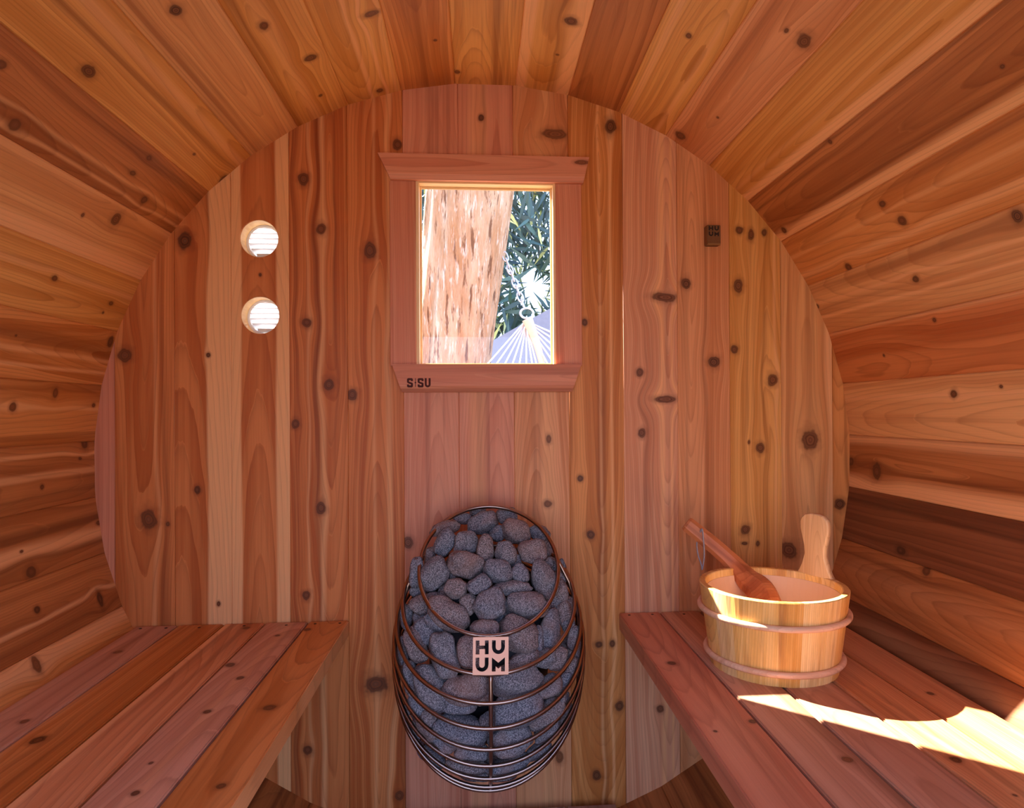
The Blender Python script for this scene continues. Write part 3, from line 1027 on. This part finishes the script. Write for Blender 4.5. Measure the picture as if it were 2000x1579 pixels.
# (x, y, half length, half width, turn) in two enlarged views of the photograph, and how deep it lies
UP = [(940, 240, 150, 97, -30, 0), (1165, 180, 105, 80, 0, 1), (600, 290, 145, 68, -20, 0), (760, 200, 90, 55, 0, 1), (890, 140, 80, 48, 0, 1), (1245, 322, 140, 112, 10, 0),
      (600, 430, 142, 92, -60, 0), (780, 425, 118, 110, 0, 0), (965, 480, 138, 80, 90, 0), (1070, 340, 75, 80, 0, 1.2), (1150, 520, 118, 98, 60, 0), (1400, 500, 140, 112, 0, 0),
      (1460, 340, 112, 78, 20, .8), (1555, 470, 80, 110, 0, 1), (775, 620, 172, 118, 15, 0), (1080, 680, 137, 107, 0, 0), (500, 720, 168, 128, -50, 0), (415, 570, 60, 115, 0, .8),
      (1285, 700, 78, 92, -30, .3), (1490, 745, 192, 124, 70, 0), (700, 840, 108, 92, 0, .2), (915, 800, 117, 78, -25, 0), (1200, 835, 195, 72, -5, .5), (630, 1065, 208, 138, 30, 0),
      (1000, 990, 158, 132, -30, 0), (1340, 990, 197, 118, -5, 0), (800, 985, 85, 100, 0, .8), (282, 690, 72, 145, 0, .3), (300, 860, 75, 65, 0, .8), (330, 985, 120, 105, 0, .2),
      (530, 1150, 130, 80, 25, .6), (1575, 605, 62, 55, 0, .4), (1700, 860, 80, 112, 0, .2), (1690, 680, 70, 135, 0, .4), (950, 1225, 135, 100, 0, .2), (1268, 1260, 192, 152, 20, 0),
      (375, 1225, 150, 108, 60, 0), (595, 1420, 215, 120, 75, 0), (830, 1415, 145, 122, 60, .1), (1585, 1235, 245, 118, 102, 0), (1560, 1470, 115, 85, -30, .2), (1745, 1075, 130, 80, 80, .5),
      (1785, 1170, 65, 90, 0, .3), (190, 1085, 60, 130, 0, .2), (275, 1340, 175, 92, 65, .1), (165, 1400, 60, 125, 0, .3), (1820, 1290, 60, 120, 10, .3), (1650, 1500, 90, 80, 0, .3),
      (1440, 1310, 60, 130, 0, .8), (470, 940, 80, 70, 0, .9), (660, 700, 60, 80, 0, 1.2), (1240, 600, 60, 70, 0, 1.3)]
LOW = [(450, 480, 230, 155, 50, 0), (790, 490, 205, 145, -15, 0), (720, 640, 160, 75, 0, .3), (1250, 415, 232, 145, -15, 0), (1315, 245, 150, 85, -15, .5), (1245, 680, 238, 150, -15, 0),
       (1595, 470, 135, 95, -35, .1), (1655, 200, 105, 110, 30, .1), (750, 880, 242, 135, 10, 0), (1220, 990, 205, 148, -20, 0), (1560, 740, 195, 112, -40, 0), (320, 625, 120, 110, 40, .2),
       (225, 400, 75, 160, -15, .2), (430, 830, 155, 122, 45, .1), (560, 1005, 145, 92, 35, 0), (820, 1110, 165, 80, 5, .1), (790, 1245, 185, 62, 8, .2), (1180, 1235, 215, 82, -15, .1),
       (1580, 920, 142, 82, -40, .2), (1655, 610, 140, 82, -60, .2), (470, 1150, 130, 62, 38, .3), (900, 1345, 150, 42, 3, .4), (1120, 1345, 135, 45, -5, .4), (1490, 1095, 125, 62, -38, .3),
       (195, 715, 45, 55, 0, .1), (1795, 330, 62, 125, 15, .3), (1735, 440, 62, 105, 30, .3), (1000, 790, 90, 90, 0, .9), (930, 560, 80, 80, 0, .9), (300, 900, 60, 90, -35, .4), (1735, 620, 50, 100, 25, .4)]
ST = [(740 + x_ * .2153, 970 + y_ * .2153, a_ * .2153, b_ * .2153, t_, d_) for x_, y_, a_, b_, t_, d_ in UP] + [(740 + x_ * .2150, 1240 + y_ * .2150, a_ * .2150, b_ * .2150, t_, d_) for x_, y_, a_, b_, t_, d_ in LOW]
ORD = ['first', 'second', 'third', 'fourth', 'fifth', 'sixth', 'seventh', 'eighth', 'ninth', 'tenth', 'eleventh', 'twelfth']


def put_stone(px, py, a, b, turn, deep, label, group, idx):
    d = ray(px, py).normalized()
    hit = BODY.ray_cast(CAM, d)
    if hit[0] is None:
        # off the silhouette: use the depth of the nearest point of the basket
        q = CAM + d * 1.33
        loc = BODY.find_nearest(q)[0]
        dist = (loc - CAM).length
    else:
        dist = hit[3]
    a_m, b_m = a * 1.01 * dist / FPX, b * 1.01 * dist / FPX
    c_m = (a_m * b_m) ** .5 * .82
    c_m = min(c_m, max(a_m, b_m))
    dist2 = dist + c_m * .97 + deep * .028
    s = dist2 / dist
    ctr = CAM + d * dist2
    r_ = CR - d * CR.dot(d)
    r_.normalize()
    dn = d.cross(r_)
    if dn.z > 0: dn = -dn
    t = math.radians(turn)
    e1 = r_ * math.cos(t) + dn * math.sin(t)
    e2 = -r_ * math.sin(t) + dn * math.cos(t)
    e3 = e1.cross(e2)
    # keep the stone inside the basket
    lo_m = min(a_m, b_m)
    mid_ = V((0, ctr.y + .05 if ctr.y < -.2 else -.17, max(-.58, min(-.22, ctr.z))))
    for _ in range(20):
        loc, nor, _i, dd = BODY.find_nearest(ctr)
        if nor.dot(loc - mid_) < 0: nor = -nor
        inside = (loc - ctr).dot(nor)
        if inside >= lo_m * (.85 if abs(px - 952) > 118 or py > 1440 else .45): break
        ctr = ctr - nor * .003
    M = Matrix((e1 * (a_m * s), e2 * (b_m * s), e3 * c_m)).transposed().to_4x4()
    M.translation = ctr
    o = link(bpy.data.objects.new('sauna_stone', STONE_ME[idx % len(STONE_ME)]))
    o.data = STONE_ME[idx % len(STONE_ME)]
    if not o.data.materials: o.data.materials.append(STM[0])
    o.material_slots[0].link = 'OBJECT'
    o.material_slots[0].material = STM[(idx * 7) % 3]
    place(o, M)
    tag(o, label, 'stone', group)
    return o


order = sorted(range(len(ST)), key=lambda k: ST[k][1])
rows_ = [order[k:k + 8] for k in range(0, len(order), 8)]
for ri, rw in enumerate(rows_):
    rw.sort(key=lambda k: ST[k][0])
    for ci, k in enumerate(rw):
        px, py, a_, b_, t_, d_ = ST[k]
        if abs(px - 952) > 112 or py > 1440:      # keep those near the outline within the wires
            px, py = 952 + (px - 952) * .925, 1250 + (py - 1250) * (.955 if py > 1380 else 1)
            a_, b_ = a_ * .94, b_ * .94
            if py < 1240: d_ += .6
        el = max(a_, b_) / min(a_, b_)
        size = 'large' if max(a_, b_) > 38 else ('small' if max(a_, b_) < 22 else 'medium')
        shp = 'long' if el > 1.7 else ('oval' if el > 1.25 else 'rounded')
        where = 'heap above the top ring' if py < 1235 else 'heap behind the basket rings'
        lab = '%s %s grey stone, %s from left in %s layer down the heater heap' % (size, shp, ORD[ci], ORD[ri])
        put_stone(px, py, a_, b_, t_, d_, lab, 'stones heaped in the heater', k)
# stones glimpsed in the gaps
gaps = []
for k in range(46):
    kk, th = rnd.uniform(-.2, 8), rnd.uniform(-1.7, 1.7)
    q = ring_pt(max(kk, 0), th) - CAM
    px = CX + FPX * q.dot(CR) / q.dot(CF)
    py = CY - FPX * q.dot(CU) / q.dot(CF)
    if k < 14: px, py = rnd.uniform(850, 1060), rnd.uniform(1030, 1210)
    gaps.append((952 + (px - 952) * .86, py, k))
gaps.sort(key=lambda t: t[1])
for r0 in range(0, len(gaps), 8):
    for ci, (px, py, k) in enumerate(sorted(gaps[r0:r0 + 8])):
        lab = 'half-hidden grey stone deep in a gap, %s from left in %s row of gap stones' % (ORD[ci], ORD[r0 // 8])
        put_stone(px, py, rnd.uniform(20, 27), rnd.uniform(17, 23), rnd.uniform(0, 180), 1.75, lab, 'stones deep in the heater gaps', k + 3)

# ------------------------------------------------------------------ bucket
BC = V((.5434, -.3373, BZ))
RB, RT, BH = .1165, .1365, .1535
NS = 20
bucket = empty('bucket', BC, 'pale pine stave bucket with paddle-shaped ear on the right bench', 'bucket')
pine = []
for k in range(6):
    L_ = [(248, 200, 124), (240, 186, 108), (252, 210, 140), (234, 176, 96), (246, 194, 114), (244, 204, 142)][k]
    pine.append(cedar((srgb(*L_), srgb(L_[0] - 16, L_[1] - 22, L_[2] - 26), srgb(176, 110, 54)), 140.1 + k, line=.55, freq=230, name='pine_stave', axis='zxy'))
EAR = math.radians(25)         # where the paddle-shaped ear stands on the rim
TW = .0125                     # stave thickness
for k in range(NS):
    a0 = 2 * PI * k / NS + EAR - PI / NS
    a1 = a0 + 2 * PI / NS
    bm = bmesh.new()
    nseg = 5
    zs = [0, BH * .33, BH * .66, BH - .0015, BH]
    def pt(a, r, z_): return V((BC.x + r * math.cos(a), BC.y + r * math.sin(a), BC.z + z_))
    outer, inner = [], []
    for z_ in zs:
        r_ = RB + (RT - RB) * z_ / BH
        ro = r_ - (.0015 if z_ == BH else 0)
        ri_ = r_ - TW + (.0015 if z_ == BH else 0)
        row_o = []
        for j in range(nseg + 1):
            aa = a0 + (a1 - a0) * j / nseg
            groove = .0006 if j in (0, nseg) else 0
            row_o.append(bm.verts.new(pt(aa, ro - groove, z_)))
        outer.append(row_o)
        inner.append([bm.verts.new(pt(a0 + (a1 - a0) * j / nseg, ri_, z_)) for j in range(nseg + 1)])
    for a_ in range(len(zs) - 1):
        for j in range(nseg):
            bm.faces.new((outer[a_][j], outer[a_][j + 1], outer[a_ + 1][j + 1], outer[a_ + 1][j]))
            bm.faces.new((inner[a_][j + 1], inner[a_][j], inner[a_ + 1][j], inner[a_ + 1][j + 1]))
        bm.faces.new((outer[a_][0], outer[a_ + 1][0], inner[a_ + 1][0], inner[a_][0]))
        bm.faces.new((outer[a_][-1], inner[a_][-1], inner[a_ + 1][-1], outer[a_ + 1][-1]))
    for j in range(nseg):
        bm.faces.new((outer[-1][j], outer[-1][j + 1], inner[-1][j + 1], inner[-1][j]))
        bm.faces.new((outer[0][j + 1], outer[0][j], inner[0][j], inner[0][j + 1]))
    mesh_obj('stave', bm, pine[(k * 5 + k // 3) % 6], bucket)
# ear: rises from the rim at EAR and runs down inside
er, et = V((math.cos(EAR), math.sin(EAR), 0)), V((-math.sin(EAR), math.cos(EAR), 0))
prof = [(-.003, .040), (0.0, .040), (.006, .036), (.018, .0300), (.040, .0225), (.058, .0240), (.075, .0285), (.090, .0320), (.104, .0325), (.114, .0285), (.121, .0200), (.124, .009)]
ear_out = [(-w_, h_) for h_, w_ in prof] + [(w_, h_) for h_, w_ in reversed(prof)]
Me = Matrix((-et, V((0, 0, 1)), -er)).transposed()
if Me.determinant() < 0: Me = Matrix((et, V((0, 0, 1)), -er)).transposed()
Me = Me.to_4x4()
Me.translation = BC + er * (RT - .0145) + V((0, 0, BH))
bm = bm_prism(ear_out, [], .0135, bev=.002)
mesh_obj('ear', bm, cedar((srgb(232, 190, 140), srgb(216, 166, 112), srgb(170, 112, 66)), 151.2, line=.5, freq=160, vc=.01, w0=.0, name='pine_ear', axis='yxz'), bucket, Me)
# hoops
hoop_m = cedar((srgb(236, 190, 152), srgb(222, 170, 130), srgb(176, 118, 84)), 155.0, line=.3, name='hoop_wood')
for z_ in (BH * .70, BH * .155):
    r_ = RB + (RT - RB) * z_ / BH + .0040
    bm = bmesh.new()
    bm_tube(bm, [BC + V((r_ * math.cos(2 * PI * j / 72), r_ * math.sin(2 * PI * j / 72), z_)) for j in range(72)], .0058, 10, closed=True)
    mesh_obj('hoop', bm, hoop_m, bucket, smooth=True)
# liner insert (thin-walled cup) and bottom
lin = plain('liner', srgb(226, 184, 150), 0.45)
bm = bmesh.new()
n_ = 56
prof_l = [(RT - TW - .0004, BH - .014), (RB - TW - .0004, .012), (0.0005, .012), (0.0005, .0145), (RB - TW - .0025, .0145), (RT - TW - .0028, BH - .014)]
rr_ = [[bm.verts.new((BC.x + r_ * math.cos(2 * PI * j / n_), BC.y + r_ * math.sin(2 * PI * j / n_), BC.z + z_)) for j in range(n_)] for r_, z_ in prof_l]
for a_ in range(len(rr_)):
    for j in range(n_):
        A, B = rr_[a_], rr_[(a_ + 1) % len(rr_)]
        bm.faces.new((A[j], A[(j + 1) % n_], B[(j + 1) % n_], B[j]))
mesh_obj('liner', bm, lin, bucket, smooth=False)

# ------------------------------------------------------------------ ladle leaning in the bucket
ladle = empty('ladle', (BC.x + .01, BC.y - .02, BZ + .02), 'long red-brown wooden ladle leaning in the pine bucket', 'ladle')
lad_m = cedar((srgb(196, 118, 72), srgb(176, 96, 54), srgb(124, 58, 28)), 160.2, line=.5, freq=200, name='ladle_wood')
# centreline: handle end up at the left, then down over the rim into the bucket
yA, yM, yE = -.150, -.215, -.34
pts_px = [(1340, 1022, -.155), (1372, 1048, -.168), (1402, 1073, -.185), (1434, 1103, -.203), (1462, 1134, -.235), (1488, 1160, -.275)]
cl = [at_y(*p) for p in pts_px]
cl += [V((BC.x + .005, -.33, BZ + .062)), V((BC.x + .02, -.365, BZ + .040))]


def catmull(P, n=6):
    out = []
    for i in range(len(P) - 1):
        a, b, c, d = P[max(i - 1, 0)], P[i], P[i + 1], P[min(i + 2, len(P) - 1)]
        for j in range(n):
            t = j / n
            out.append(.5 * ((2 * b) + (c - a) * t + (2 * a - 5 * b + 4 * c - d) * t * t + (3 * b - a - 3 * c + d) * t ** 3))
    out.append(P[-1])
    return out


cl = catmull(cl)
nn = len(cl)
bm = bmesh.new()
ringsL = []
side0 = (cl[1] - cl[0]).cross(CAM - cl[0]).normalized()
for i_, p in enumerate(cl):
    t = (cl[min(i_ + 1, nn - 1)] - cl[max(i_ - 1, 0)]).normalized()
    sd_ = (side0 - t * side0.dot(t)).normalized()
    up = t.cross(sd_)
    f = i_ / (nn - 1)
    wid = .0165 + .0030 * f + max(0, f - .35) ** 1.3 * .038
    thk = .0135 - .003 * f
    if i_ == 0: wid, thk = wid * .86, thk * .86
    ringsL.append([bm.verts.new(p + sd_ * (wid * cx_) + up * (thk * cy_)) for cx_, cy_ in ((1, .45), (.55, 1), (-.55, 1), (-1, .45), (-1, -.45), (-.55, -1), (.55, -1), (1, -.45))])
for A, B in zip(ringsL, ringsL[1:]):
    for k in range(8): bm.faces.new((A[k], A[(k + 1) % 8], B[(k + 1) % 8], B[k]))
bm.faces.new(ringsL[0][::-1])
bm.faces.new(ringsL[-1])
ld = (cl[12] - cl[0]).normalized()
Ml = Matrix((ld, (V((0, 0, 1)).cross(ld)).normalized(), ld.cross(V((0, 0, 1)).cross(ld)).normalized())).transposed().to_4x4()
Ml.translation = cl[0]
bmesh.ops.transform(bm, matrix=Ml.inverted(), verts=bm.verts)
mesh_obj('handle', bm, lad_m, ladle, Ml)
# bowl, a round cup resting in the bottom of the bucket
bm = bmesh.new()
bc_ = V((BC.x + .028, -.372, BZ + .034))
profb = [(.010, 0), (.034, .002), (.042, .014), (.044, .030), (.040, .030), (.037, .015), (.030, .007), (.004, .006)]
n_ = 28
rr_ = [[bm.verts.new((bc_.x + r_ * math.cos(2 * PI * j / n_), bc_.y + r_ * math.sin(2 * PI * j / n_), bc_.z - .014 + z_)) for j in range(n_)] for r_, z_ in profb]
for A, B in zip(rr_, rr_[1:]):
    for j in range(n_): bm.faces.new((A[j], A[(j + 1) % n_], B[(j + 1) % n_], B[j]))
bm.faces.new(rr_[0][::-1])
bm.faces.new(rr_[-1])
mesh_obj('bowl', bm, lad_m, ladle)
# hanging cord
cord_m = plain('grey_cord', srgb(150, 142, 146), 0.7)
cp = [at_y(x_, y_, d_) for x_, y_, d_ in ((1368, 1040, -.178), (1371.5, 1034, -.184), (1374, 1055, -.186), (1375.5, 1085, -.186), (1373, 1106, -.187), (1371, 1113, -.188), (1370, 1104, -.184), (1364, 1086, -.178), (1361, 1066, -.170), (1363, 1054, -.165))]
bm = bmesh.new()
bm_tube(bm, catmull(cp, 4), .0016, 6)
mesh_obj('cord', bm, cord_m, ladle, smooth=True)

# ------------------------------------------------------------------ outside, seen through the window
bark = bpy.data.materials.new('bark')
g, bs = principled(bark, 0.9, 0.15)
tc = g.n.new('ShaderNodeTexCoord').outputs['Object']
st = g.vmath('MULTIPLY', tc, (16.0, 16.0, 3.0))
n1 = g.noise(st, 1.0, 5.0, .65)
n2 = g.noise(g.vmath('MULTIPLY', tc, (46.0, 46.0, 5.0)), 1.0, 4.0, .7)
c = g.mix(g.smooth(n1, .3, .7), srgb(160, 120, 82), srgb(190, 162, 130))
crack = g.math('MULTIPLY', g.smooth(n2, .46, .37), .85)
wf = g.noise(g.vmath('MULTIPLY', tc, (60.0, 60.0, 9.0)), 1.0, 3.0, .7)
c = g.mix(g.math('MULTIPLY', g.smooth(wf, .54, .66), .5), c, srgb(222, 206, 188))
c = g.mix(crack, c, srgb(96, 62, 40))
g.put(bs.inputs['Base Color'], c)
g.put(bs.inputs['Normal'], g.bump(g.math('ADD', n1, n2), .8, .02))
yT = 1.60
r_top, r_bot = at_y(1003, 380, yT), at_y(955, 712, yT)
l_top, l_bot = at_y(832, 380, yT), at_y(806, 712, yT)
bm = bmesh.new()
rowsT = []
nT = 96
dirc = ((r_top + l_top) - (r_bot + l_bot)) / 2
slope = dirc.x / dirc.z
for a_ in range(70):
    z_ = -1.06 + 4.6 * a_ / 69
    f = (z_ - r_bot.z) / (r_top.z - r_bot.z)
    xr = r_bot.x + (r_top.x - r_bot.x) * f
    xl = l_bot.x + (l_top.x - l_bot.x) * f
    if z_ > r_top.z + .3:
        xr, xl = xr - (f - 1.9) * .0 - .0, xl
    cx_, rad = (xr + xl) / 2, min(.34, max(.10, (xr - xl) / 2))
    row = []
    for b_ in range(nT):
        an = 2 * PI * b_ / nT
        d_ = V((math.cos(an), math.sin(an), 0))
        rg = mnoise.noise(V((d_.x * 5, d_.y * 5, z_ * .9))) * .014 + mnoise.noise(V((d_.x * 16, d_.y * 16, z_ * 2.2))) * .007
        row.append(bm.verts.new((cx_ + d_.x * (rad + rg), yT + d_.y * (rad + rg), z_)))
    rowsT.append(row)
for A, B in zip(rowsT, rowsT[1:]):
    for b_ in range(nT): bm.faces.new((A[b_], A[(b_ + 1) % nT], B[(b_ + 1) % nT], B[b_]))
bm.faces.new(rowsT[-1])
bm.faces.new(rowsT[0][::-1])
tag(mesh_obj('tree_trunk', bm, bark, smooth=True), 'thick leaning tree trunk with cracked tan bark just outside the window', 'tree')

# hammock hung from the trunk: chain, ring, bound neck, cords
ham = empty('hammock', at_y(1029, 613, 1.42), 'white rope hammock hung by a chain from the tree outside', 'hammock')
rope = plain('white_rope', srgb(244, 240, 232), 0.8)
braid_m = plain('tan_rope', srgb(226, 200, 168), 0.85, var=.3, scale=80)
steel = plain('galvanised_steel', srgb(212, 214, 220), 0.35, metal=.8)
c0, c1 = at_y(984, 495, 1.55), at_y(1024, 601, 1.42)
nl = 8
for k in range(nl):
    ctr = c0.lerp(c1, (k + .5) / nl)
    ax = (c1 - c0).normalized()
    sd_ = ax.cross(V((0, 1, 0))).normalized()
    if k % 2: sd_ = ax.cross(sd_).normalized()
    hl, wd_ = (c1 - c0).length / nl * .66, .0125
    bm = bmesh.new()
    pts = []
    for j in range(20):
        an = 2 * PI * j / 20
        pts.append(ctr + ax * (hl * math.cos(an)) + sd_ * (wd_ * (abs(math.sin(an)) ** .6) * (1 if math.sin(an) >= 0 else -1)))
    bm_tube(bm, pts, .0042, 6, closed=True)
    mesh_obj('chain_link', bm, steel, ham, smooth=True)
rc = at_y(1029, 612, 1.42)
bm = bmesh.new()
bm_tube(bm, [rc + V((.030 * math.cos(2 * PI * j / 28), .004 * math.sin(2 * PI * j / 28), .024 * math.sin(2 * PI * j / 28))) for j in range(28)], .0055, 8, closed=True)
mesh_obj('ring', bm, steel, ham, smooth=True)
neck = [at_y(x_, y_, 1.42) for x_, y_ in ((1030, 624), (1038, 644), (1047, 668), (1056, 700), (1064, 740))]
bm = bmesh.new()
bm_tube(bm, catmull(neck, 5), [.026 + (.012 - .026) * j / 20 for j in range(21)], 10)
mesh_obj('bound_neck', bm, braid_m, ham, smooth=True)
ends = [(955, 708), (969, 712), (985, 713), (1000, 714), (1014, 714), (1028, 715), (1040, 715), (1049, 716), (1060, 716), (1070, 712), (1078, 704), (1082, 692), (1086, 680), (1090, 668), (1092, 656)]
for k, (x_, y_) in enumerate(ends):
    f = k / (len(ends) - 1)
    p0_ = at_y(1022 + 16 * f, 632 + 10 * math.sin(f * PI), 1.42 + .01 * (k % 3))
    p1_ = at_y(x_, y_, 1.40 + .012 * (k % 3))
    p2_ = p0_ + (p1_ - p0_) * 1.7
    bm = bmesh.new()
    bm_tube(bm, [p0_, p1_, p2_], .0040, 6)
    mesh_obj('cord', bm, rope, ham, smooth=True)
bar_a, bar_b = at_y(900, 770, 1.42), at_y(1140, 772, 1.42)
bm = bmesh.new()
bm_tube(bm, [bar_a, bar_b], .016, 10)
mesh_obj('spreader_bar', bm, braid_m, ham)

# garden wall and the dark hedge with a gap of sky
gw = plain('garden_wall', srgb(140, 142, 152), 0.9, var=.25, scale=40, bump=.3)
wa, wb = at_y(940, 678, 3.2), at_y(1040, 622, 3.2)
bm = bmesh.new()
sl_ = (wb.z - wa.z) / (wb.x - wa.x)
x0_, x1_ = wa.x - .5, wb.x + .15
zz = lambda x_: wa.z + sl_ * (x_ - wa.x)
A = [bm.verts.new((x0_, 3.2, -1.06)), bm.verts.new((x1_, 3.2, -1.06)), bm.verts.new((x1_, 3.2, zz(x1_))), bm.verts.new((x0_, 3.2, zz(x0_)))]
B = [bm.verts.new((v.co.x, 3.4, v.co.z)) for v in A]
bm.faces.new(A[::-1])
bm.faces.new(B)
for k in range(4): bm.faces.new((A[k], A[(k + 1) % 4], B[(k + 1) % 4], B[k]))
tag(mesh_obj('garden_wall', bm, gw), 'blue-grey sloping garden wall beyond the hammock', 'wall')

leafm = bpy.data.materials.new('leaf')
g, bs = principled(leafm, 0.35, 0.5)
gi_ = g.n.new('ShaderNodeNewGeometry').outputs['Random Per Island']
c = g.mix(gi_, srgb(30, 50, 44), srgb(74, 104, 84))
c = g.mix(g.smooth(gi_, .90, .95), c, srgb(186, 186, 110))
g.put(bs.inputs['Base Color'], c)


def foliage(name, box, n, size, seed, label, holes=()):
    q = random.Random(seed)
    verts, faces = [], []
    for _ in range(n):
        for _t in range(20):
            p = V((q.uniform(box[0], box[1]), q.uniform(box[2], box[3]), q.uniform(box[4], box[5])))
            dv_ = p - CAM
            if all(((p.x - hx) ** 2 + (p.z - hz) ** 2) > hr * hr for hx, hz, hr in holes): break
        a = V((q.gauss(0, 1), q.gauss(0, .5), q.gauss(0, 1) - .4)).normalized()
        if holes and q.random() < .5:
            hx, hz, hr = holes[0]
            a = (V((hx - p.x, 0, hz - p.z)).normalized() + a * .5).normalized()
        b = a.cross(V((q.gauss(0, .4), 1, q.gauss(0, .4)))).normalized()
        l_ = size * q.uniform(.6, 1.5)
        w_ = l_ * .11
        k = len(verts)
        verts += [p - a * l_, p + b * w_, p + a * l_, p - b * w_]
        faces.append((k, k + 1, k + 2, k + 3))
    me = bpy.data.meshes.new(name)
    me.from_pydata([tuple(v) for v in verts], [], faces)
    me.materials.append(leafm)
    o = link(bpy.data.objects.new(name, me))
    place(o, Matrix.Identity(4))
    return tag(o, label, 'hedge', kind='stuff')


hole = at_y(1041, 562, 5.3)
foliage('hedge', (-1.6, 2.6, 4.6, 5.8, -1.0, 3.6), 9000, .16, 3, 'dark hedge of narrow leaves behind the hammock with a gap of bright sky', [(hole.x, hole.z, .20)])
